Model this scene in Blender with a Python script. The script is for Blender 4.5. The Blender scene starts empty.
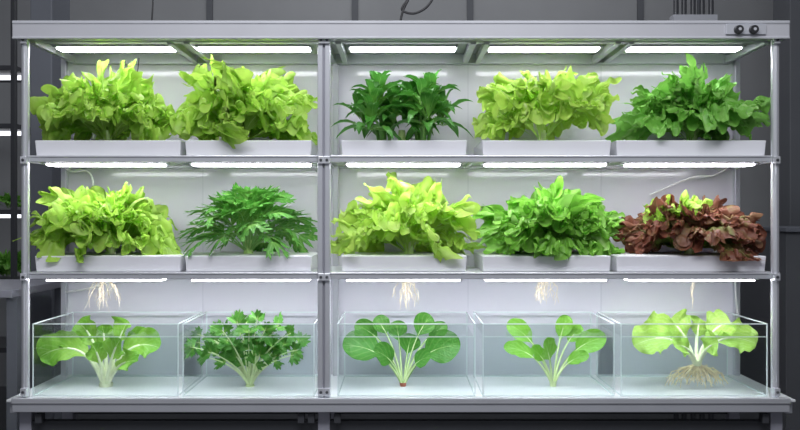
import bpy, math, random
import numpy as np
from mathutils import Vector
random.seed(7); rng=np.random.RandomState(11)
D=2.7; ZC=1.1; S=300.0; HY=215.0
col=bpy.context.scene.collection
bpy.context.scene.view_settings.view_transform='Standard'
def PX(px,Y): return (px-400)*(D+Y)/(S*D)
def PZ(py,Y): return ZC+(HY-py)*(D+Y)/(S*D)
def W3(px,py,Y): return np.array([PX(px,Y),Y,PZ(py,Y)])

# ---------------- materials ----------------
def nt(name):
    m=bpy.data.materials.new(name); m.use_nodes=True
    return m,m.node_tree.nodes,m.node_tree.links
def pmat(name,c,rough=.5,metal=0,noise=.06,scale=6,bump=0,em=None,ems=0,spec=.5):
    m,n,l=nt(name); b=n['Principled BSDF']
    b.inputs['Roughness'].default_value=rough; b.inputs['Metallic'].default_value=metal
    b.inputs['Specular IOR Level'].default_value=spec
    tc=n.new('ShaderNodeTexCoord'); nz=n.new('ShaderNodeTexNoise'); nz.inputs['Scale'].default_value=scale
    nz.inputs['Detail'].default_value=4
    l.new(tc.outputs['Object'],nz.inputs['Vector'])
    r=n.new('ShaderNodeValToRGB')
    r.color_ramp.elements[0].color=tuple(x*(1-noise) for x in c)+(1,)
    r.color_ramp.elements[1].color=tuple(min(1,x*(1+noise)) for x in c)+(1,)
    r.color_ramp.elements[0].position=.3; r.color_ramp.elements[1].position=.7
    l.new(nz.outputs['Fac'],r.inputs['Fac']); l.new(r.outputs['Color'],b.inputs['Base Color'])
    if bump:
        bp=n.new('ShaderNodeBump'); bp.inputs['Strength'].default_value=bump; bp.inputs['Distance'].default_value=.01
        l.new(nz.outputs['Fac'],bp.inputs['Height']); l.new(bp.outputs['Normal'],b.inputs['Normal'])
    if em:
        b.inputs['Emission Color'].default_value=tuple(em)+(1,); b.inputs['Emission Strength'].default_value=ems
    return m
def leafmat(name,base,mid,edge,rib,vein=.35,nv=9,pin=False,trans=.3,ribw=.05,rough=.42,p1=.08,p2=.5,p3=.95,nz_amt=.6):
    m,n,l=nt(name); b=n['Principled BSDF']; out=n['Material Output']
    uv=n.new('ShaderNodeUVMap'); sp=n.new('ShaderNodeSeparateXYZ'); l.new(uv.outputs['UV'],sp.inputs[0])
    def M(op,a,c=None,cl=False):
        k=n.new('ShaderNodeMath'); k.operation=op; k.use_clamp=cl
        for i,x in enumerate((a,c)):
            if x is None: continue
            if isinstance(x,(int,float)): k.inputs[i].default_value=x
            else: l.new(x,k.inputs[i])
        return k.outputs[0]
    tc=n.new('ShaderNodeTexCoord'); nz=n.new('ShaderNodeTexNoise'); nz.inputs['Scale'].default_value=28; nz.inputs['Detail'].default_value=3
    l.new(tc.outputs['Object'],nz.inputs['Vector'])
    v2=M('ADD',sp.outputs['Y'],M('MULTIPLY',M('SUBTRACT',nz.outputs['Fac'],.5),nz_amt))
    r=n.new('ShaderNodeValToRGB'); e=r.color_ramp.elements
    e[0].position=p1; e[0].color=tuple(base)+(1,); e[1].position=p3; e[1].color=tuple(edge)+(1,)
    x=e.new(p2); x.color=tuple(mid)+(1,)
    l.new(v2,r.inputs['Fac'])
    d=M('ABSOLUTE',M('SUBTRACT',sp.outputs['X'],.5))
    rw=M('MULTIPLY',M('SUBTRACT',1.15,sp.outputs['Y']),ribw)
    rm=M('SUBTRACT',1.0,M('DIVIDE',d,rw),True)
    if pin: arg=M('MULTIPLY',M('SUBTRACT',M('MULTIPLY',sp.outputs['Y'],nv),M('MULTIPLY',d,5.0)),math.pi)
    else: arg=M('MULTIPLY',sp.outputs['X'],math.pi*nv)
    vm=M('MULTIPLY',M('POWER',M('ABSOLUTE',M('COSINE',arg)),16.0),vein)
    f=M('MAXIMUM',rm,vm,True)
    mx=n.new('ShaderNodeMix'); mx.data_type='RGBA'
    l.new(f,mx.inputs[0]); l.new(r.outputs['Color'],mx.inputs[6]); mx.inputs[7].default_value=tuple(rib)+(1,)
    c=mx.outputs[2]
    l.new(c,b.inputs['Base Color']); b.inputs['Roughness'].default_value=rough; b.inputs['Specular IOR Level'].default_value=.4
    bp=n.new('ShaderNodeBump'); bp.inputs['Strength'].default_value=.6; bp.inputs['Distance'].default_value=.006
    nz2=n.new('ShaderNodeTexNoise'); nz2.inputs['Scale'].default_value=70; l.new(tc.outputs['Object'],nz2.inputs['Vector'])
    l.new(nz2.outputs['Fac'],bp.inputs['Height']); l.new(bp.outputs['Normal'],b.inputs['Normal'])
    tr=n.new('ShaderNodeBsdfTranslucent'); l.new(c,tr.inputs['Color'])
    ms=n.new('ShaderNodeMixShader'); ms.inputs[0].default_value=trans
    l.new(b.outputs[0],ms.inputs[1]); l.new(tr.outputs[0],ms.inputs[2]); l.new(ms.outputs[0],out.inputs['Surface'])
    return m
def glassmat(name,tint,ior=1.3,gl=1.0,rough=.02):
    m,n,l=nt(name); n.remove(n['Principled BSDF']); out=n['Material Output']
    t=n.new('ShaderNodeBsdfTransparent'); t.inputs[0].default_value=tuple(tint)+(1,)
    g=n.new('ShaderNodeBsdfGlossy'); g.inputs['Roughness'].default_value=rough
    fr=n.new('ShaderNodeFresnel'); fr.inputs[0].default_value=ior
    k=n.new('ShaderNodeMath'); k.operation='MULTIPLY'; k.inputs[1].default_value=gl; l.new(fr.outputs[0],k.inputs[0])
    ms=n.new('ShaderNodeMixShader'); l.new(k.outputs[0],ms.inputs[0]); l.new(t.outputs[0],ms.inputs[1]); l.new(g.outputs[0],ms.inputs[2])
    l.new(ms.outputs[0],out.inputs['Surface']); return m

M_alu=pmat('aluminium',(.58,.59,.64),.30,.4,.04)
M_alu2=pmat('brushed_steel',(.72,.73,.78),.22,.5,.05)
M_head=pmat('header_paint',(.48,.48,.52),.35,.1,.03)
M_deck=pmat('deck_white',(.73,.75,.77),.3,.0,.03)
M_tray=pmat('tray_plastic',(.76,.755,.81),.4,0,.02)
M_trayin=pmat('tray_lid',(.80,.80,.83),.5,0,.03)
M_panel=pmat('back_panel',(.75,.735,.81),.10,0,.02,2)
M_seam=pmat('seam_grey',(.38,.38,.44),.4,.2,.03)
M_psm=pmat('panel_seam',(.55,.54,.62),.4,0,.03)
M_black=pmat('black_rubber',(.015,.015,.018),.45)
M_dark=pmat('dark_plastic',(.05,.052,.06),.4)
M_cable=pmat('white_cable',(.9,.9,.9),.4)
M_led=pmat('led_diffuser',(.9,.9,.9),.4,em=(.95,.94,1.0),ems=16.5)
M_glass=glassmat('tank_glass',(.965,.975,.975),1.12,.2)
M_edge=pmat('glass_edge',(.74,.83,.84),.12,0,.03)
M_wline=pmat('waterline_edge',(.66,.76,.76),.12,0,.03)
M_water=glassmat('water',(.885,.93,.925),1.12,.22)
M_root=pmat('root_cream',(.88,.72,.48),.6,0,.25,60)
M_rooth=pmat('root_pale',(.84,.74,.56),.6,0,.2,60)
M_rootred=pmat('root_red',(.35,.10,.06),.6,0,.2,60)
M_stem=pmat('stem_green',(.45,.62,.22),.5,0,.12,40)
M_stemw=pmat('stem_white',(.70,.82,.44),.5,0,.1,40)
M_stemp=pmat('stem_pale',(.80,.86,.60),.5,0,.1,40)

L_yel=leafmat('lettuce_yellow_green',(.44,.66,.14),(.31,.58,.05),(.50,.76,.12),(.64,.82,.32),trans=.48)
L_lime=leafmat('lettuce_lime',(.55,.76,.20),(.37,.63,.06),(.55,.79,.14),(.74,.88,.40),trans=.48)
L_med=leafmat('lettuce_green',(.36,.60,.16),(.12,.40,.045),(.21,.51,.08),(.38,.62,.2),trans=.35)
L_med2=leafmat('lettuce_mid_green',(.38,.62,.14),(.16,.46,.04),(.27,.60,.08),(.45,.68,.24),trans=.4)
L_red=leafmat('lettuce_red',(.26,.52,.08),(.25,.30,.08),(.26,.095,.06),(.38,.40,.16),vein=.2,p1=.2,p2=.52,p3=.85,trans=.38,nz_amt=1.0)
L_dark=leafmat('leaf_dark_green',(.20,.44,.08),(.08,.29,.04),(.07,.27,.04),(.24,.50,.13),vein=.15,pin=True,trans=.25,rough=.28)
L_feath=leafmat('leaf_feather',(.22,.46,.09),(.10,.34,.05),(.11,.35,.05),(.28,.54,.16),vein=.0,pin=True,trans=.28,ribw=.12)
L_spoon=leafmat('leaf_spoon',(.24,.46,.08),(.07,.27,.03),(.065,.25,.025),(.34,.55,.17),vein=.2,nv=7,pin=True,trans=.25,ribw=.04)
L_spoon2=leafmat('leaf_spoon_light',(.45,.66,.16),(.20,.48,.05),(.17,.44,.04),(.45,.68,.24),vein=.2,nv=7,pin=True,trans=.25,ribw=.04)
L_rom=leafmat('leaf_romaine',(.68,.82,.34),(.36,.62,.10),(.20,.48,.05),(.70,.84,.42),vein=.12,nv=8,pin=True,ribw=.06,trans=.38)
L_butter=leafmat('leaf_butter',(.68,.82,.36),(.36,.61,.10),(.40,.66,.12),(.75,.86,.48),vein=.2,nv=9,ribw=.05,trans=.38)

# ---------------- mesh helpers ----------------
class Geo:
    def __init__(s): s.v=[];s.f=[];s.uv=[];s.n=0
    def grid(s,V,UV=None):
        a,b=V.shape[:2]; idx=np.arange(a*b).reshape(a,b)+s.n
        s.v.append(V.reshape(-1,3)); s.uv.append((UV if UV is not None else np.zeros((a,b,2))).reshape(-1,2))
        s.f.append(np.stack([idx[:-1,:-1],idx[1:,:-1],idx[1:,1:],idx[:-1,1:]],-1).reshape(-1,4)); s.n+=a*b
    def tube(s,pts,r0,r1,k=6):
        pts=np.array(pts,float); n=len(pts); T=np.gradient(pts,axis=0); T/=np.linalg.norm(T,axis=1)[:,None]+1e-9
        h=np.array([.31,.9,.28]); A=np.cross(T,h); A/=np.linalg.norm(A,axis=1)[:,None]+1e-9; Bn=np.cross(T,A)
        r=np.linspace(r0,r1,n)[:,None,None]; th=np.linspace(0,2*math.pi,k+1)
        V=pts[:,None,:]+r*(np.cos(th)[None,:,None]*A[:,None,:]+np.sin(th)[None,:,None]*Bn[:,None,:])
        UV=np.zeros((n,k+1,2)); UV[...,0]=.5; UV[...,1]=np.linspace(0,.3,n)[:,None]
        s.grid(V,UV)
    def arrays(s): return np.concatenate(s.v),np.concatenate(s.f),np.concatenate(s.uv)
def link(o,parent=None,kind=None,label=None,category=None,group=None):
    col.objects.link(o)
    if parent is not None: o.parent=parent
    if kind:o['kind']=kind
    if label:o['label']=label
    if category:o['category']=category
    if group:o['group']=group
    return o
def quadobj(name,v,f,uv,mat,origin=(0,0,0),parent=None,**k):
    me=bpy.data.meshes.new(name); v=v-np.array(origin)
    me.vertices.add(len(v)); me.vertices.foreach_set('co',v.astype(np.float32).ravel())
    me.loops.add(len(f)*4); me.loops.foreach_set('vertex_index',f.astype(np.int32).ravel())
    me.polygons.add(len(f)); me.polygons.foreach_set('loop_start',np.arange(0,len(f)*4,4,dtype=np.int32))
    me.update(calc_edges=True)
    me.polygons.foreach_set('use_smooth',np.ones(len(f),dtype=bool))
    ul=me.uv_layers.new(name='UVMap'); ul.data.foreach_set('uv',uv[f.ravel()].astype(np.float32).ravel())
    me.validate(); me.materials.append(mat)
    o=bpy.data.objects.new(name,me)
    if parent is None: o.location=origin
    return link(o,parent,**k)
class Solid:
    def __init__(s): s.v=[];s.f=[];s.m=[];s.mats=[]
    def mi(s,mat):
        if mat not in s.mats: s.mats.append(mat)
        return s.mats.index(mat)
    def box(s,x0,x1,y0,y1,z0,z1,mat,taper=0,b=None):
        n=len(s.v); t=taper
        s.v+=[(x0+t,y0+t,z0),(x1-t,y0+t,z0),(x1-t,y1-t,z0),(x0+t,y1-t,z0),(x0,y0,z1),(x1,y0,z1),(x1,y1,z1),(x0,y1,z1)]
        for q in ((0,3,2,1),(4,5,6,7),(0,1,5,4),(1,2,6,5),(2,3,7,6),(3,0,4,7)):
            s.f.append(tuple(n+i for i in q)); s.m.append(s.mi(mat))
        return s
    def cyl(s,c,r,h,axis,mat,k=20,r2=None):
        n=len(s.v); c=Vector(c); r2=r if r2 is None else r2
        ax={'x':(Vector((0,1,0)),Vector((0,0,1)),Vector((1,0,0))),'y':(Vector((0,0,1)),Vector((1,0,0)),Vector((0,1,0))),'z':(Vector((1,0,0)),Vector((0,1,0)),Vector((0,0,1)))}[axis]
        for j,(hh,rr) in enumerate(((0,r),(h,r2))):
            for i in range(k):
                a=2*math.pi*i/k; s.v.append(tuple(c+ax[0]*rr*math.cos(a)+ax[1]*rr*math.sin(a)+ax[2]*hh))
        for i in range(k):
            j=(i+1)%k; s.f.append((n+i,n+j,n+k+j,n+k+i)); s.m.append(s.mi(mat))
        s.f.append(tuple(n+i for i in range(k))[::-1]); s.m.append(s.mi(mat))
        s.f.append(tuple(n+k+i for i in range(k))); s.m.append(s.mi(mat))
        return s
    def obj(s,name,parent=None,bevel=0,origin=None,segs=2,**k):
        o0=np.array(origin if origin is not None else (0,0,0))
        me=bpy.data.meshes.new(name); me.from_pydata([tuple(np.array(v)-o0) for v in s.v],[],s.f)
        for m in s.mats: me.materials.append(m)
        me.polygons.foreach_set('material_index',s.m); me.update()
        o=bpy.data.objects.new(name,me)
        if parent is None: o.location=tuple(o0)
        if bevel:
            b=o.modifiers.new('Bevel','BEVEL'); b.width=bevel; b.segments=segs; b.limit_method='ANGLE'
        return link(o,parent,**k)
def empty(name,loc,**k):
    o=bpy.data.objects.new(name,None); o.location=loc; o.empty_display_size=.05
    return link(o,None,**k)
def nrm(v): return v/(np.linalg.norm(v)+1e-9)
def frames(P0,P1,P2,N0,t):
    t=t[...,None]; C=(1-t)**2*P0+2*t*(1-t)*P1+t*t*P2
    T=2*(1-t)*(P1-P0)+2*t*(P2-P1); T/=np.linalg.norm(T,axis=-1,keepdims=True)+1e-9
    B=np.cross(T,N0); B/=np.linalg.norm(B,axis=-1,keepdims=True)+1e-9
    return C,T,B,np.cross(B,T)
def fan(G,P0,P1,P2,N0,W,A=.025,nr=20,nf=100,spread=1.35,lob=.1,n1=9,n2=21,n3=47,cup=0,base=.02,deep=0,pw=1.3,a1=.8,a2=.7,a3=.33):
    r=(np.linspace(0,1,nr)**.8)[:,None]; f=np.linspace(-1,1,nf)[None,:]; p=rng.uniform(0,6.28,8)
    Lo=1+lob*np.sin(6*f+p[0])+lob*.8*np.sin(15*f+p[1])+lob*.5*np.sin(34*f+p[2])
    if deep: Lo=Lo*(1-deep*np.abs(np.sin(f*math.pi*1.5))**.8*(np.abs(f)<.95))
    Lo=Lo/(1+lob)
    R=r*Lo; ph=f*spread
    lat=W*(R**pw*np.sin(ph)/math.sin(min(spread,1.57))+base*f*(1-r))
    al=R*np.cos(ph)**.7
    t=np.clip(al,0,1.15)
    C,T,B,N=frames(P0,P1,P2,N0,t)
    z=A*(a1*R**2*np.sin(n1*f+p[3]+1.5*R)+a2*R**3.5*np.sin(n2*f+p[4]+R*2)+a3*R**6*np.sin(n3*f+p[5]))-cup*lat**2
    V=C+B*lat[...,None]+N*z[...,None]
    UV=np.stack([np.broadcast_to((f+1)/2,R.shape),np.broadcast_to(r,R.shape)],-1)
    G.grid(V,UV)
def frill(G,P0,P1,P2,N0,W,A=.014,nr=27,nf=220,spread=1.6,lob=.08,k2=5.,k3=15.,curl=.02,pw=1.15,pet=.2,m0=.6,fine=.72,wave=.5,jag=.06,crum=.0038,ov=.60):
    """broad round-tipped leaf, crumpled blade, margin meandering into tight curly ruffles"""
    r=(np.linspace(0,1,nr)**.7)[:,None]; f=np.linspace(-1,1,nf)[None,:]; p=rng.uniform(0,6.28,14)
    g=f+.08*np.sin(5*f+p[0])+.03*np.sin(11*f+p[1])
    k2=k2*rng.uniform(.8,1.2); k3=k3*rng.uniform(.85,1.15)
    edge=r**3
    Lo=1+edge*(lob*np.sin(7*f+p[2])+lob*.8*np.sin(17*f+p[3])+jag*np.sin(33*f+p[10])+jag*.8*np.sin(61*f+p[11]))
    e=np.clip((r-m0)/(1-m0),0,1); e=e*e*(3-2*e)
    ph=g*spread
    s=np.clip((r-pet)/(1-pet),0,1)
    lat=W*(s**pw*Lo*np.sin(ph)+.10*f*np.minimum(1,r*4))
    al=np.minimum(r,pet)+s*(1-pet)*Lo*(ov+(1-ov)*np.cos(ph))
    C,T,B,N=frames(P0,P1,P2,N0,np.clip(al,0,1.15))
    L=np.linalg.norm(P2-P0)
    th2=math.pi*k2*g+p[4]+2.2*r; th3=math.pi*k3*g+p[5]+3*r
    am=.7+.4*np.sin(3.3*f+p[6]); e3=e**1.5
    z=A*am*(e*np.sin(th2)+fine*e3*np.sin(th3)) + A*wave*r*r*np.sin(3.5*f+p[7]) - curl*e*(r**2)*(.6+.7*np.sin(2.3*f+p[8]))
    for j in range(7):
        a=rng.uniform(0,math.pi); kk=2*math.pi/rng.uniform(.016,.045)
        z=z+crum*np.minimum(1,s*2)*np.sin(kk*(math.cos(a)*lat+math.sin(a)*al*L)+rng.uniform(0,6.28))*.6
    lt=A*.9*am*e*np.cos(th2)*e + A*fine*.8*e3*np.cos(th3)
    tt=A*.7*am*e*np.sin(th2*.5+p[9]) + A*fine*.7*e3*np.sin(th3*.7)
    cx,sx=np.cos(ph),np.sin(ph)
    V=C+B*(lat+lt*cx+tt*sx)[...,None]+N*z[...,None]+T*(tt*cx-lt*sx)[...,None]
    UV=np.stack([np.broadcast_to((f+1)/2,lat.shape),np.broadcast_to(r,lat.shape)],-1)
    G.grid(V,UV)
def blade(G,P0,P1,P2,N0,W,pf=0.,prof='lance',A=.0,k=10,cup=0,ns=18,nv=7,pw=.06,lob=0,lk=14):
    s=(1-np.cos(np.linspace(0,math.pi,ns)))/2; x=np.clip((s-pf)/(1-pf),0,1)
    if prof=='lance': w=np.sin(math.pi*x**.75)**.9
    elif prof=='spoon': w=np.sqrt(np.clip(1-(2*x**1.1-1)**2,0,1))
    elif prof=='obov': w=np.sqrt(np.clip(1-(2*x**1.7-1)**2,0,1))
    else: w=np.ones_like(x)
    w=w*(1+lob*np.sin(lk*s*math.pi))
    if pf>0: w=np.maximum(w,pw*np.where(s<.97,1,0))
    p=rng.uniform(0,6.28,4)
    v=np.linspace(-1,1,nv)[None,:]; s2=s[:,None]; w=w[:,None]
    lat=.5*W*w*v; C,T,B,N=frames(P0,P1,P2,N0,np.broadcast_to(s2,lat.shape))
    z=cup*W*w*np.abs(v)**1.6 + A*np.abs(v)**2*w*(np.sin(k*s2*3+p[0]+(v>0)*2)+.5*np.sin(k*s2*7+p[1]+(v>0)*1.3))
    V=C+B*lat[...,None]+N*z[...,None]
    UV=np.stack([np.broadcast_to((v+1)/2,lat.shape),np.broadcast_to(s2,lat.shape)],-1)
    G.grid(V,UV)
UP=np.array([0,0,1.])
def wav(p0,p1,n=8,amp=.004,sag=0):
    t=np.linspace(0,1,n)[:,None]; P=np.array(p0)*(1-t)+np.array(p1)*t
    P=P+rng.normal(0,amp,(n,3))*np.sin(t*math.pi); P[:,2]-=(sag*np.sin(t*math.pi))[:,0]; return P

# ---------------- plants ----------------
def lettuce(n=30,W=.07,A=.014,L=.2,lo=8,hi=85,var=.3,jit=.4,**k):
    G=Geo()
    for i in range(n):
        q=(i+.5)/n; a=i*2.39996+rng.uniform(-.35,.35)
        el=math.radians(lo+(hi-lo)*(1-q)**.9+rng.uniform(-11,11)); l=L*rng.uniform(1-var,1+var*.3)
        l*=(.72+.28*math.cos(el)**2)
        rad=np.array([math.cos(a),math.sin(a),0]); d=rad*math.cos(el)+UP*math.sin(el)
        e2=el+math.radians(22); d1=rad*math.cos(e2)+UP*math.sin(e2)
        P0=rad*.012+UP*rng.uniform(0,.02); P1=P0+d1*l*.65; P2=P0+d*l+rad*.015
        N0=nrm(-rad*math.sin(el)+UP*math.cos(el)+rng.normal(0,jit,3))
        frill(G,P0,P1,P2,N0,W*rng.uniform(.75,1.25),A=A*rng.uniform(.8,1.2),**k)
    return G
def feathery():
    G=Geo(); n=34
    for i in range(n):
        q=(i+.5)/n; a=i*2.39996; el=math.radians(4+74*(1-q)); l=.23*rng.uniform(.9,1.05)
        rad=np.array([math.cos(a),math.sin(a),0])
        P0=rad*.01+UP*.01; P1=P0+(rad*math.cos(el+.5)+UP*math.sin(el+.5))*l*.75; P2=P0+(rad*math.cos(el)+UP*math.sin(el))*l-UP*.01
        N0=nrm(-rad*math.sin(el)+UP*math.cos(el)+rng.normal(0,.3,3))
        t=np.linspace(0,1,12); C,T,B,N=frames(P0,P1,P2,N0,t); G.tube(C,.0035,.001,5)
        for j,tt in enumerate(np.linspace(.42,.92,4)):
            C,T,B,N=frames(P0,P1,P2,N0,np.array([tt])); c,T,B,N=C[0],T[0],B[0],N[0]
            ll=.13*(1-.3*(tt-.42)/.5)*rng.uniform(.85,1.1)
            for sg in (-1,1):
                d=nrm(T*1.0+B*sg*.8+N*rng.uniform(-.2,.25)); e=c+d*ll-UP*ll*.2
                m=(c+e)/2+N*ll*.14; blade(G,c,m,e,N,.024,prof='lance',ns=10,nv=3,cup=.12)
                for u,sl in ((.4,.5),(.5,-.5),(.68,.5)):
                    cc=c+(e-c)*u+N*ll*.05; d2=nrm(d+np.sign(sl)*np.cross(N,d)*.65); e2=cc+d2*ll*.42-UP*.003
                    blade(G,cc,(cc+e2)/2+N*.002,e2,N,.016,ns=6,nv=3)
        C,T,B,N=frames(P0,P1,P2,N0,np.array([.93])); e=C[0]+T[0]*.075-UP*.01
        blade(G,C[0],(C[0]+e)/2+UP*.008,e,N0,.024,ns=8,nv=3,cup=.1)
    return G
def whorled():
    G=Geo()
    tops=[(-.17,.0,.08),(-.12,-.07,.11),(-.09,.05,.14),(-.03,-.04,.09),(.03,.02,.11),(.09,-.07,.12),(.13,.05,.14),(.18,.0,.09),(.11,-.12,.08),(-.13,-.12,.07),(-.03,.08,.12),(.06,.09,.13),(-.11,0,.15),(.13,.0,.15)]
    for (x,y,z) in tops:
        bx=(-.07 if x<0 else .09)
        b=np.array([bx+(x-bx)*.3,y*.3,0]); P=np.array([x,y,z]); m=(b+P)/2+np.array([-.15*x,0,.03])
        t=np.linspace(0,1,10); C,T,B,N=frames(b,m,P,np.array([0,-1.,.1]),t); G.tube(C,.008,.005,6)
        for ring,(k,el,l) in enumerate(((3,62,.10),(5,32,.15),(5,5,.15))):
            for j in range(k):
                a=6.283*j/k+rng.uniform(-.4,.4)+ring; e=math.radians(el+rng.uniform(-12,12)); rad=np.array([math.cos(a),math.sin(a),0])
                o=P-UP*.018*ring; ll=l*rng.uniform(.85,1.15); d=rad*math.cos(e)+UP*math.sin(e)
                N0=nrm(-rad*math.sin(e)+UP*math.cos(e))
                blade(G,o,o+d*ll*.55+UP*.022,o+d*ll-UP*ll*.22,N0,.052,prof='lance',ns=16,nv=7,cup=.14,pf=.08,A=.002)
    return G
def fitted(G,px0,px1,ptop,zbase,Yc,yh,pbot=None,q=.05,qt=.10):
    v,f,uv=G.arrays(); v=v.copy()
    ym=np.percentile(np.abs(v[:,1]),99.5); v[:,1]=Yc+np.clip(v[:,1]/ym,-1.15,1.05)*yh
    xo=0.0; sx=1.0; q0=v[:,0].copy(); dd=(D+v[:,1])
    for _ in range(6):
        u=400+(xo+q0*sx)*S*D/dd; a,b=np.percentile(u,q),np.percentile(u,100-q)
        sx*=(px1-px0)/(b-a); u=400+(xo+q0*sx)*S*D/dd; a,b=np.percentile(u,q),np.percentile(u,100-q)
        xo+=((px0+px1)/2-(a+b)/2)*(D+Yc)/(S*D)
    v[:,0]=xo+q0*sx
    sz=1.0; z0=v[:,2].copy()
    for _ in range(6):
        w=HY-(zbase+z0*sz-ZC)*S*D/dd; t=np.percentile(w,qt); hgt=HY-(zbase-ZC)*S*D/(D+Yc)
        sz*=(hgt-ptop)/(hgt-t)
    v[:,2]=zbase+z0*sz
    if pbot is not None:   # leaves rest on the tray instead of hanging far below its rim
        zl=PZ(pbot,0.0); lim=np.where(v[:,1]<.02,zl,zbase-.004); low=v[:,2]<lim
        v[low,2]=lim[low]+(v[low,2]-lim[low])*.12
    return (v,f,uv),xo
def roots(base,n,length,spread,r=.0022,sq=.6,amp=.0035,mn=.6,twig=0,qp=.6,fall=.3):
    G=Geo()
    for i in range(n):
        a=rng.uniform(0,6.28); q=rng.uniform(0,1)**qp
        e=np.array(base)+np.array([math.cos(a)*spread*q,math.sin(a)*spread*q*sq,-length*rng.uniform(mn,1)*(1-fall*q)])
        p=wav(base,e,9,amp); sd=np.sin(np.linspace(0,math.pi,9))*spread*.22*q; p[:,0]+=sd*math.cos(a)
        G.tube(p,r,r*.4,5)
        for j in range(twig):
            c=p[rng.randint(2,6)]; e2=c+np.array([rng.uniform(-1,1)*spread*.5,rng.uniform(-.3,.3)*spread,-length*rng.uniform(.15,.4)])
            if e2[2]<base[2]-length: e2[2]=base[2]-length
            G.tube(wav(c,e2,6,amp*.6),r*.5,r*.25,4)
    return G
def plant(name,label,category,G,mat,box,zbase,Yc=.16,yh=.18,pbot=None,stem=M_stemw,hang=None,group=None):
    (v,f,uv),xb=fitted(G,box[0],box[1],box[2],zbase,Yc,yh,pbot)
    root=empty(name,(xb,Yc,zbase),label=label,category=category,group=group)
    o=(xb,Yc,zbase)
    quadobj('foliage',v,f,uv,mat,o,root)
    s=Geo(); s.tube([(xb,Yc,zbase-.001),(xb,Yc,zbase+.02),(xb,Yc,zbase+.05)],.018,.012,10); a=s.arrays()
    quadobj('stem',*a,stem,o,root)
    if hang:
        zb=PZ(277,0); YR=.19
        bp=np.array([PX(hang[0],YR),YR,zb+.001]); ln=zb-PZ(hang[1],YR)
        g=roots(bp,hang[2],ln,hang[3],r=.0017,twig=hang[4] if len(hang)>4 else 0,amp=.0045,mn=.6,qp=.6,fall=.25); g.tube([bp,bp-UP*.018],.005,.0035,8)
        g.tube([bp,(bp+np.array([xb,Yc,zbase]))/2,(xb,Yc,zbase)],.004,.006,6)
        quadobj('root',*g.arrays(),M_rooth,o,root,label='bare cream roots dangling below the shelf')
    return root
ZT1=PZ(141,.03); ZT2=PZ(256,.03)
Yc=.165
plant('lettuce_plant','yellow-green frilly lettuce growing in a white tray','lettuce',lettuce(32,.066,.0155,.18,5,80),L_yel,(36,171,68),ZT1,Yc,pbot=144)
plant('lettuce_plant','tall bright yellow-green ruffled lettuce in a white tray','lettuce',lettuce(31,.072,.017,.19,5,82,lob=.11),L_yel,(173,318,66),ZT1,Yc,pbot=148)
plant('leafy_herb','dark green herb with pointed leaves on upright stems in a tray','herb',whorled(),L_dark,(330,474,70),ZT1,Yc,stem=M_stem,pbot=142)
plant('lettuce_plant','open lime-green frilly lettuce with pale stalks in a tray','lettuce',lettuce(21,.062,.0165,.20,10,75,lob=.13,pet=.38),L_lime,(477,611,73),ZT1,Yc,pbot=144)
plant('lettuce_plant','mid-green lettuce with cupped wavy leaves in a tray','lettuce',lettuce(34,.068,.0135,.18,4,78,lob=.07,k2=4,k3=10,fine=.5,curl=.025),L_med,(618,767,71),ZT1,Yc,pbot=144)
plant('lettuce_plant','bushy yellow-green curly lettuce with roots hanging below the shelf','lettuce',lettuce(40,.06,.0155,.175,2,78),L_yel,(29,176,190),ZT2,Yc,pbot=262,hang=(103,318,12,.065,2))
plant('leafy_herb','dark green feathery herb with deeply cut leaves in a tray','herb',feathery(),L_feath,(177,320,185),ZT2,Yc,stem=M_stem,pbot=268)
plant('lettuce_plant','lime-green oak-leaf lettuce with roots hanging below the shelf','lettuce',lettuce(30,.064,.0155,.19,3,80,lob=.18,k2=4,k3=12,jag=.09),L_lime,(332,475,182),ZT2,Yc,pbot=266,hang=(405,319,13,.055,2))
plant('lettuce_plant','fresh green curly lettuce with roots hanging below the shelf','lettuce',lettuce(42,.058,.0155,.175,2,78),L_med2,(481,620,191),ZT2,Yc,pbot=262,hang=(546,314,12,.06,2))
red=plant('lettuce_plant','red-brown curly lettuce with a green centre in a tray','lettuce',lettuce(32,.066,.0155,.175,2,75),L_red,(621,760,200),ZT2,Yc,pbot=260,hang=(693,320,3,.006))
(v,f,uv),xb=fitted(lettuce(9,.06,.013,.19,35,80,pet=.4),644,722,195,ZT2,Yc-.04,.09)
quadobj('foliage',v,f,uv,L_yel,tuple(red.location),red,label='young green inner leaves')

# tank plants
ZD=PZ(396,0)+.006
def tankplant(base,leaves,prof,A=.003,cup=.08,pf=.35,ns=34,nv=13,lob=0,k=10,sr=.0042,bow=.22,YC=.17,fr=None,nj=.2,ext=.15):
    o=np.array([PX(base[0],YC),YC,ZD]); zb=PZ(base[1],YC)
    G=Geo(); b=np.array([o[0],YC,zb])
    for i,L in enumerate(leaves):
        tx,ty,w=L[:3]; yo=L[3] if len(L)>3 else 0; p=L[4] if len(L)>4 else pf; Y=YC+yo
        drp=L[5] if len(L)>5 else 0
        tip=W3(tx,ty,Y); d=tip-b; mid=b+d*.55+np.array([-d[0]*bow,0,abs(d[0])*.28+.01+drp]); tip=tip+np.array([0,-.02,0])
        N0=nrm(np.array([-.35*np.sign(d[0])*min(1,abs(d[0])*6)+rng.normal(0,nj),-1.0,.5+rng.uniform(-.25,.25)]))
        b0=b+np.array([np.sign(d[0])*.004,yo*.1,0])
        if fr: frill(G,b0,mid,tip,N0,w/283*.5,pet=p,nr=26,nf=130,**fr)
        else: blade(G,b0,mid,tip,N0,w/283,pf=p,prof=prof,A=A,cup=cup,ns=ns,nv=nv,pw=.09,lob=lob,k=k)
        t=np.linspace(0,p+ext,8); C,_,_,Nn=frames(b0,mid,tip,N0,t)
        G2.tube(C-Nn*.0015,sr,sr*.45,6)
    return o,b,G
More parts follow.
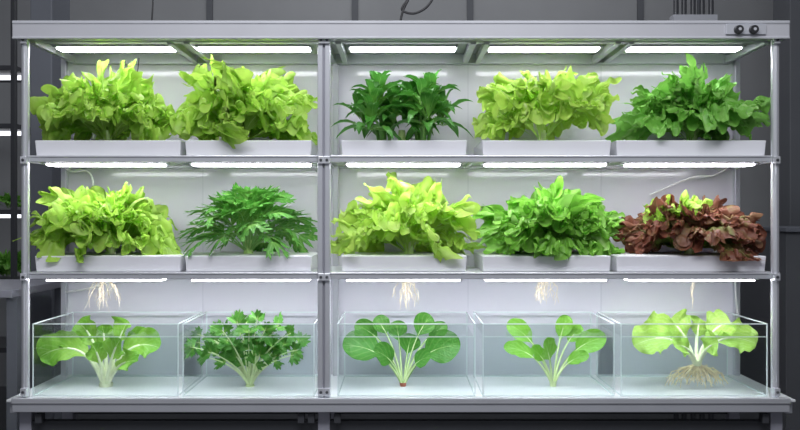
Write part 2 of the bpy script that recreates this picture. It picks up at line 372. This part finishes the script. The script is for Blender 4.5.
def finish(name,label,cat,o,b,G,mat,stemmat,R,rmat):
    r=empty(name,tuple(o),label=label,category=cat)
    quadobj('foliage',*G.arrays(),mat,tuple(o),r); quadobj('stem',*G2.arrays(),stemmat,tuple(o),r)
    if R: quadobj('root',*R.arrays(),rmat,tuple(o),r)
G2=Geo(); nm='lettuce_plant'; lb='pale green lettuce with white ribs standing in a water tank'
o,b,G=tankplant((106,387),[(42,356,34,0,.36,.07),(60,338,22,.05,.45),(80,321,28,.07,.48),(104,324,24,.08,.52),(130,320,30,.05,.5),(161,347,30,0,.40,.05),(150,331,20,.04,.46),(94,343,22,-.03,.45),(123,338,24,-.05,.45),(140,360,20,-.06,.4)],'obov',A=.016,cup=.2,sr=.009,lob=.08,nj=.5,ext=.3,k=7)
G2.tube([b-UP*.03,b+UP*.015],.020,.024,10); R=roots(b-UP*.02,14,.03,.03,.0015); finish(nm,lb,'lettuce',o,b,G,L_rom,M_stemp,R,M_root)

G2=Geo(); G=Geo(); o=np.array([PX(250,.17),.17,ZD]); b=np.array([o[0],.17,PZ(388,.17)])
TX=[190,197,208,217,227,237,249,258,266,279,291,302,204,228,252,274,294,214,242,262,286,222,246,270,298,236,260,196,210]
TY=[347,334,352,328,340,321,330,316,328,325,333,341,357,348,342,346,355,340,331,340,344,330,322,334,350,356,354,342,335]
for i in range(len(TX)):
    tx,ty=TX[i],TY[i]
    Y=.17+rng.uniform(-.1,.1); tip=W3(tx,ty,Y); d=tip-b; mid=b+d*.5+np.array([-d[0]*.25,0,abs(d[0])*.25])
    t=np.linspace(0,1,12); C,T,B,N=frames(b,mid,tip,np.array([0,-1,.3]),t); G2.tube(C,.0045,.0014,6)
    for tt in (.66,.95):
        C,T,B,N=frames(b,mid,tip,np.array([0,-1,.3]),np.array([tt])); c,T,B,N=C[0],T[0],B[0],N[0]
        for sg in ((-1,1) if tt<.9 else (-1,0,1)):
            dd=nrm(T*.7+B*sg*.8+rng.normal(0,.3,3)); l=.052*rng.uniform(.75,1.2)
            N1=nrm(np.array([0,-1,.8])+rng.normal(0,.4,3))
            fan(G,c,c+dd*l*.5+UP*.004,c+dd*l,N1,.025,A=.005,nr=7,nf=30,lob=.10,deep=.22,n1=3,n2=6,n3=10,spread=1.3)
lb='bushy green parsley-like herb with pale stems in a water tank'
G2.tube([b-UP*.03,b+UP*.012],.012,.016,10); finish('leafy_herb',lb,'herb',o,b,G,L_spoon,M_stemw,roots(b-UP*.02,12,.03,.03,.0013),M_root)

G2=Geo(); lb='green plant with rounded spoon leaves and reddish root in water'
o,b,G=tankplant((403,384),[(343,345,34,0,.5),(355,324,20,.04,.64),(375,317,20,.06,.68),(396,320,20,.08,.64),(412,333,22,.05,.56),(431,315,23,.05,.64),(447,325,17,.05,.68),(460,345,34,0,.5),(374,350,24,-.05,.48),(431,356,20,-.05,.53)],'spoon',A=.002,cup=.12,nj=.3)
R=roots(b-UP*.01,12,.03,.035,.0016); R.tube([b-UP*.03,b+UP*.006],.006,.013,10); finish('leafy_green',lb,'leafy green',o,b,G,L_spoon,M_stemw,R,M_rootred)
G2=Geo(); lb='young green plant with oblong leaves on pale stalks in water'
o,b,G=tankplant((553,384),[(503,347,18,0,.5),(506,323,21,.04,.56),(530,348,15,-.04,.52),(543,340,22,-.07,.5),(567,315,17,.06,.6),(581,326,16,.05,.62),(605,337,23,0,.53),(588,355,14,-.03,.5)],'spoon',A=.004,cup=.12,nj=.3)
G2.tube([b-UP*.02,b+UP*.012],.010,.013,10); finish('leafy_green',lb,'leafy green',o,b,G,L_spoon2,M_stemw,roots(b-UP*.01,14,.03,.035,.0014),M_rootred)
G2=Geo(); lb='light green soft lettuce with a mass of bare roots in water'
o,b,G=tankplant((697,364),[(632,345,34,0,.42,.03),(644,328,34,.04,.46),(668,320,34,.06,.48),(698,318,32,.08,.5),(728,321,34,.05,.48),(754,343,34,0,.42,.03),(672,345,24,-.04,.45),(716,342,26,-.04,.45)],'obov',A=.013,cup=.14,sr=.0075,YC=.12,lob=.09,nj=.4,ext=.3,k=8)
G2.tube([b-UP*.006,b+UP*.012],.013,.018,10); finish('lettuce_plant',lb,'lettuce',o,b,G,L_butter,M_stemp,roots(b,65,b[2]-PZ(397,0)-.004,.115,.0027,sq=.35,amp=.005,mn=.6,twig=0,qp=.75,fall=.05),M_root)

# ---------------- rack ----------------
rack=empty('hydroponic_rack',(0,0,0),label='tall aluminium hydroponic grow rack with lit shelves',category='grow rack')
x0,x1=PX(12,-.035),PX(790,-.035); YB=.38
zdeck=PZ(397,0)
s=Solid(); s.box(x0,x1,-.035,.02,PZ(38,-.035),PZ(22,-.035),M_head); s.box(x0,x1,-.038,-.03,PZ(24,-.035),PZ(20.5,-.035),M_alu2); s.box(x0,x1,-.038,-.03,PZ(39,-.035),PZ(36.5,-.035),M_alu2)
s.box(x0+.01,x1-.01,.02,YB+.03,PZ(30,0),PZ(22,0),M_head)
s.box(x0,x1,YB,YB+.03,PZ(38,0),PZ(22,0),M_head)
hb=s.obj('header_beam',rack,.003)
s=Solid(); a=PX(726,-.04); bb=PX(766,-.04); s.box(a,bb,-.042,-.034,PZ(35,-.03),PZ(25,-.03),M_alu)
cp=s.obj('control_panel',hb,.001)
for px in (738,753):
    s=Solid(); s.cyl((PX(px,-.04),-.056,PZ(30,-.04)),.013,.014,'y',M_black,r2=.015); s.cyl((PX(px,-.04),-.058,PZ(30,-.04)),.005,.003,'y',M_alu2)
    s.obj('knob',cp,0,label='round black control knob')
for (pa,pb,y,mat) in ((19.5,27.5,0,M_alu),(317.5,330,0,M_alu),(773,781,0,M_alu)):
    s=Solid(); X0,X1=PX(pa,-.015),PX(pb,-.015); w=X1-X0
    if pb-pa>10:
        s.box(X0,X0+w*.42,-.015,.015,zdeck,PZ(38,0),mat); s.box(X0+w*.42,X0+w*.58,-.008,.010,zdeck,PZ(38,0),M_seam); s.box(X0+w*.58,X1,-.015,.015,zdeck,PZ(38,0),mat)
    else:
        s.cyl(((X0+X1)/2,0,zdeck),w/2,PZ(38,0)-zdeck,'z',M_alu2,24)
        s.box(X0+w*.38,X0+w*.62,-w/2-.001,0,zdeck,PZ(38,0),mat)
    s.obj('post',rack,.002)
for px in (66,336,735):
    s=Solid(); c=PX(px,YB); s.box(c-.010,c+.010,YB-.025,YB,zdeck,PZ(30,0),M_alu); s.obj('post',rack,.002)
s=Solid(); s.box(PX(66,YB),PX(735,YB),YB,YB+.008,zdeck,PZ(24,0),M_panel)
for px in (203,468,601): s.box(PX(px,YB)-.001,PX(px,YB)+.001,YB-.0015,YB,zdeck,PZ(24,0),M_psm)
s.obj('back_panel',rack,0,label='glossy pale lavender back panel')
for (pt,pb) in ((155.5,162),(272.5,279)):
    s=Solid(); zt,zb=PZ(pt,0),PZ(pb,0)
    for (a,c) in ((27.5,317.5),(330,773)):
        s.box(PX(a,0),PX(c,0),0,.015,zb,zt,M_alu)
        s.box(PX(a,0),PX(c,0),-.003,0,zt-.006,zt,M_alu2)
    s.box(PX(22,0),PX(779,0),.015,YB-.005,zt-.012,zt-.001,M_deck)
    s.box(PX(22,0),PX(779,0),YB-.02,YB-.001,zb,zt,M_alu)
    for px in (24,170,324,475,613,776): s.box(PX(px,0)-.008,PX(px,0)+.008,.015,YB-.02,zb,zt-.01,M_alu)
    s.obj('shelf',rack,.0015)
s=Solid()
s.box(PX(28,0),PX(773,0),0.02,.05,PZ(41,0),PZ(36,0),M_alu); s.box(PX(28,0),PX(773,0),YB-.03,YB-.001,PZ(44,0),PZ(30,0),M_alu)
for px in (30,168,185,324,338,474,488,620,633,770): s.box(PX(px,0)-.01,PX(px,0)+.01,.02,YB-.02,PZ(43,0),PZ(36,0),M_alu)
s.box(PX(28,0),PX(773,0),.02,YB,PZ(33,0),PZ(31,0),M_head)
s.obj('top_frame',rack,.0015)
def bar(a,c,ztop,th,y0,y1):
    s=Solid(); s.box(PX(a,0)-.008,PX(c,0)+.008,y0-.012,y1+.012,ztop-.007,ztop+.003,M_alu)
    h=s.obj('light_bar',rack,.001)
    s=Solid(); s.box(PX(a,0),PX(c,0),y0,y1,ztop-.007-th,ztop-.006,M_led)
    s.obj('diffuser',h,.002,label='glowing white LED strip')
for (a,c) in ((42,162),(190,305),(348,458),(494,608),(640,756)): bar(a,c,PZ(38.5,0),.005,.11,.17)
for (a,c) in ((42,158),(189,308),(346,461),(487,609),(632,759)):
    for z in (PZ(162,0),PZ(279,0)): bar(a,c,z+.004,.007,.03,.10)
for px in (23.5,321,327,777):
    for pz in (40,160,277,392):
        s=Solid(); X=PX(px,-.02); Z=PZ(pz,-.02); s.box(X-.010,X+.010,-.024,-.010,Z-.012,Z+.012,M_alu2)
        s.cyl((X,-.028,Z),.005,.005,'y',M_dark,12); s.obj('bracket',rack,.0015)
s=Solid(); s.box(PX(12,0),PX(790,0),-.04,YB+.02,PZ(399.5,0),zdeck,M_deck)
s.box(PX(12,-.045),PX(790,-.045),-.045,-.02,PZ(412,-.04),PZ(400,-.04),M_alu); s.box(PX(12,0),PX(790,0),YB,YB+.02,PZ(412,0),PZ(400,0),M_alu)
s.box(PX(11,-.05),PX(791,-.05),-.05,-.04,PZ(404,-.05),PZ(398.5,-.05),M_alu2)
for px in (16,786): s.box(PX(px,0)-.012,PX(px,0)+.012,-.02,YB,PZ(412,0),PZ(400,0),M_alu)
s.obj('base_deck',rack,.002)
s=Solid()
for z in (PZ(424,0),.2): s.box(PX(20,0),PX(782,0),0,.03,z-.025,z+.01,M_dark)
s.box(PX(20,0),PX(782,0),YB-.03,YB,PZ(440,0),PZ(411,0),M_dark); s.box(PX(20,0),PX(782,0),YB-.03,YB,.18,.21,M_dark); s.obj('lower_frame',rack,.002)
for px in (26,324,776):
    for y in (-.0,YB-.04):
        X=PX(px,0); s=Solid(); s.box(X-.02,X+.02,y-.005,y+.035,.08,PZ(411,0),M_seam); lg=s.obj('leg',rack,.002)
        s=Solid(); s.cyl((X-.015,y+.015,.04),.04,.03,'x',M_black,24); s.box(X-.022,X+.022,y,y+.03,.04,.085,M_alu2); s.obj('caster',lg,0,label='black rubber caster wheel')
for px in (42,302,312,338,762):
    s=Solid(); s.box(PX(px,0)-.011,PX(px,0)+.011,-.03,-.0,PZ(421,0),PZ(412,0),M_dark); s.obj('clamp',rack,.001)

# ---------------- trays ----------------
def tray(a,c,pt,pb,zb):
    zt=PZ(pt,.03); X0,X1=PX(a,.03),PX(c,.03)
    s=Solid(); s.box(X0,X1,.027,.335,zb,zt-.0015,M_tray,taper=.004)
    o=(((X0+X1)/2),.18,zb)
    s.box(X0+.014,X1-.014,.040,.322,zt-.006,zt,M_trayin)
    return s.obj('grow_tray',None,.006,origin=o,segs=3,label='thick smooth white plastic grow tray on the shelf',category='tray',group='white grow trays on the rack')
for (a,c) in ((35,181),(185,312),(341,467),(482,611),(616,766)):
    tray(a,c,140,156,PZ(155.5,0)); tray(a,c,255.5,273,PZ(272.5,0))

# ---------------- tanks ----------------
for (a,c) in ((33,178),(183,314),(338,475),(483,614),(621,767)):
    X0,X1=PX(a,.01),PX(c,.01); Y0,Y1=.01,.34; z0=zdeck+.0005; z1=PZ(324,.01); zw=PZ(337,.01)
    r=empty('water_tank',((X0+X1)/2,(Y0+Y1)/2,z0),label='open clear glass tank filled with water on the bottom deck',category='glass tank',group='glass tanks on the bottom deck')
    o=((X0+X1)/2,(Y0+Y1)/2,z0)
    G=Geo()
    def q(p): G.grid(np.array(p,float).reshape(2,2,3))
    q([(X0,Y0,z0),(X1,Y0,z0),(X0,Y0,z1),(X1,Y0,z1)]); q([(X0,Y1,z0),(X1,Y1,z0),(X0,Y1,z1),(X1,Y1,z1)])
    q([(X0,Y0,z0),(X0,Y1,z0),(X0,Y0,z1),(X0,Y1,z1)]); q([(X1,Y0,z0),(X1,Y1,z0),(X1,Y0,z1),(X1,Y1,z1)])
    v,f,uv=G.arrays(); g=quadobj('glass_pane',v,f,uv,M_glass,o,r)
    t=.0017; s=Solid()
    for (xa,ya) in ((X0,Y0),(X1,Y0),(X0,Y1),(X1,Y1)): s.box(xa-t,xa+t,ya-t,ya+t,z0,z1,M_edge)
    for ya in (Y0,Y1):
        s.box(X0,X1,ya-t,ya+t,z1-t,z1+t,M_edge); s.box(X0,X1,ya-t,ya+t,z0,z0+.003,M_edge)
    for xa in (X0,X1):
        s.box(xa-t,xa+t,Y0,Y1,z1-t,z1+t,M_edge); s.box(xa-t,xa+t,Y0,Y1,z0,z0+.003,M_edge)
    s.v=[tuple(np.array(p)-np.array(o)) for p in s.v]; s.obj('rim',r,0,label='pale polished glass edges')
    e=.003; G=Geo()
    q([(X0+e,Y0+e,zw),(X1-e,Y0+e,zw),(X0+e,Y1-e,zw),(X1-e,Y1-e,zw)])
    q([(X0+e,Y0+e,z0+.001),(X1-e,Y0+e,z0+.001),(X0+e,Y0+e,zw),(X1-e,Y0+e,zw)])
    q([(X0+e,Y1-e,z0+.001),(X1-e,Y1-e,z0+.001),(X0+e,Y1-e,zw),(X1-e,Y1-e,zw)])
    v,f,uv=G.arrays(); quadobj('water',v,f,uv,M_water,o,r)
    s=Solid(); t=.0012
    s.box(X0+e,X1-e,Y0+e-t,Y0+e+t,zw-t,zw+t,M_wline)
    s.v=[tuple(np.array(p)-np.array(o)) for p in s.v]; s.obj('waterline',r,0,label='thin bright line where water meets glass')

# ---------------- cables ----------------
def cable(name,label,pts,r,mat):
    P=[np.array(p,float) for p in pts]; out=[]
    for i in range(len(P)-1):
        p0=P[max(0,i-1)];p1=P[i];p2=P[i+1];p3=P[min(len(P)-1,i+2)]
        for t in np.linspace(0,1,8,endpoint=(i==len(P)-2)):
            out.append(.5*((2*p1)+(-p0+p2)*t+(2*p0-5*p1+4*p2-p3)*t*t+(-p0+3*p1-3*p2+p3)*t**3))
    G=Geo(); G.tube(out,r,r,8); v,f,uv=G.arrays(); quadobj(name,v,f,uv,mat,tuple(P[0]),None,label=label,category='cable')
cable('power_cable','thin white cable looping below the shelf by the back panel',[W3(62,160,.33),W3(70,171,.3),W3(88,172,.3),W3(93,186,.3),W3(86,205,.33)],.0035,M_cable)
cable('power_cable','thin white cable looping below the shelf by the back panel',[W3(735,162,.33),W3(715,175,.3),W3(690,178,.3),W3(650,195,.34)],.0035,M_cable)
cable('power_cable','thin white cable hanging under the lower shelf',[W3(120,278,.3),W3(90,288,.3),W3(66,292,.34)],.0035,M_cable)
cable('power_cable','thin white cable hanging under the lower shelf',[W3(735,276,.34),W3(736,300,.34),W3(738,316,.35)],.0035,M_cable)
cable('power_cable','thin black cable dangling beside the lettuce',[W3(139,58,.3),W3(137,75,.3),W3(131,95,.3),W3(130,110,.3)],.0018,M_black)
cable('power_cable','black cable looping above the rack header',[W3(445,-40,.3),W3(432,0,.3),W3(416,13,.3),W3(402,10,.3),W3(408,0,.3),W3(402,14,.3),W3(398,38,.3)],.0045,M_black)
cable('power_cable','dark cable running up from the rack header',[W3(154,-40,.3),W3(153,0,.3),W3(151,36,.3)],.003,M_black)

# ---------------- room ----------------
M_wall=pmat('wall_grey',(.29,.295,.305),.7,0,.1,1.5,.1)
M_wall2=pmat('wall_grey_dark',(.11,.115,.128),.7,0,.1,1.5,.1)
M_colm=pmat('column_bluegrey',(.14,.15,.175),.6,0,.08,3)
M_floor=pmat('floor_concrete',(.05,.052,.058),.45,0,.2,4)
def struct(name,x0,x1,y0,y1,z0,z1,m): s=Solid(); s.box(x0,x1,y0,y1,z0,z1,m); return s.obj(name,None,0,kind='structure')
struct('floor',-4,4,-4,2.5,-.05,0,M_floor)
struct('wall_back',-4,4,2.5,2.6,0,3.2,M_wall)
struct('wall_left',-4.1,-4,-4,2.5,0,3.2,M_wall2)
struct('wall_right',2.9,3.0,-4,2.5,0,3.2,M_wall2)
for i,px in enumerate((50,210,355,470,640,700)):
    X=PX(px,2.5); struct('trim_%d'%(i+1),X-.02,X+.02,2.485,2.5,0,3.2,M_wall2)
s=Solid(); X0,X1=PX(30,.9),PX(52,.9); s.box(X0,X1,.9,1.1,0,3.0,M_colm); s.obj('support_column',None,.005,label='blue-grey square steel column behind the rack',category='column')
s=Solid(); X0,X1=PX(790,1.6),PX(812,1.6); s.box(X0,X1,1.6,1.8,0,3.0,M_wall2); s.obj('support_column',None,.005,label='dark grey square column beside the rack',category='column')
s=Solid()
for px in (676,684,693,702,711): s.cyl((PX(px,1.4),1.4,0),.013,3.1,'z',M_dark,14)
s.box(PX(672,1.4),PX(716,1.4),1.38,1.44,2.05,2.11,M_alu); s.obj('conduit_rack',None,0,label='group of dark vertical conduits on a wall bracket',category='pipes')
bg=empty('grow_rack',(PX(-30,1.3),1.3,0),label='dark grow rack with lit shelves standing further back',category='grow rack')
ox=bg.location.x
def bgbox(name,x0,x1,y0,y1,z0,z1,m,label=None):
    s=Solid(); s.box(x0-ox,x1-ox,y0-1.3,y1-1.3,z0,z1,m); return s.obj(name,bg,.002,label=label)
M_led2=pmat('led_dim',(.8,.8,.8),.4,em=(.9,.92,1),ems=1.8)
for px in (-90,14):
    for y in (1.3,1.65): bgbox('post',PX(px,1.3)-.012,PX(px,1.3)+.012,y-.012,y+.012,0,2.3,M_dark)
for py in (68,126,212,284,350):
    z=PZ(py,1.3); sh=bgbox('shelf',PX(-92,1.3),PX(16,1.3),1.29,1.67,z-.012,z+.012,M_dark)
    if py<220: bgbox('light_bar',PX(-80,1.3),PX(12,1.3),1.44,1.48,z-.03,z-.012,M_led2,'dim LED strip')
for px in (-50,-20,6):
    for py in (284,212):
        G=lettuce(14,.05,.012,.2,10,80,nr=8,nf=50,k2=4,k3=8); z=PZ(py,1.3)+.012
        v,f,uv=G.arrays(); v=v*(.8 if py>250 else .5)+np.array([PX(px,1.45),1.47,z+.005]); v[:,2]=np.maximum(v[:,2],z+.001)
        quadobj('lettuce_plant',v,f,uv,L_med,(PX(px,1.45),1.47,z),None,label='green lettuce on the dark rack further back',category='lettuce',group='lettuces on the rear rack')
bn=empty('work_bench',(PX(-10,.5),.5,0),label='pale grey work bench beside the rack',category='bench')
s=Solid(); bx=bn.location.x
zt=PZ(290,.3)
s.box(-.45,PX(12,.3)-bx,-.2,.3,zt-.03,zt,M_seam); s.obj('bench_top',bn,.003)
for x in (-.42,PX(9,.3)-bx):
    for y in (-.18,.24):
        s=Solid(); s.box(x-.02,x+.02,y,y+.04,0,zt-.03,M_colm); s.obj('leg',bn,.002)
s=Solid(); X0=PX(786,.9); z1=PZ(232,.9)
s.box(X0,X0+.8,.9,1.4,0,z1,M_wall2); s.box(X0-.01,X0+.8,.88,1.42,z1,z1+.02,M_colm); s.obj('storage_cabinet',None,.003,label='dark grey storage cabinet standing beside the rack',category='cabinet')

# ---------------- light ----------------
w=bpy.data.worlds.new('World'); bpy.context.scene.world=w; w.use_nodes=True
w.node_tree.nodes['Background'].inputs[0].default_value=(.60,.62,.68,1); w.node_tree.nodes['Background'].inputs[1].default_value=.45
def area(loc,rot,sx,sy,e,c=(1,1,1)):
    l=bpy.data.lights.new('fill_light','AREA'); l.shape='RECTANGLE'; l.size=sx; l.size_y=sy; l.energy=e; l.color=c
    o=bpy.data.objects.new('fill_light',l); o.location=loc; o.rotation_euler=rot; col.objects.link(o)
    o['label']='added fill light, out of view above the room'; o['category']='lamp'
area((0,-1.8,2.9),(math.radians(35),0,0),2.5,.6,60,(.95,.97,1))  # front fill added out of view to light the rack face
area((0,1.3,3.0),(math.radians(25),0,0),3.0,.4,10,(.95,.97,1))  # extra light added behind the rack to brighten the back wall
cam=bpy.data.cameras.new('Camera'); cam.sensor_width=36; cam.lens=36*S*D/800
co=bpy.data.objects.new('Camera',cam); co.location=(0,-D,ZC); co.rotation_euler=(math.radians(90),0,0); col.objects.link(co)
bpy.context.scene.camera=co
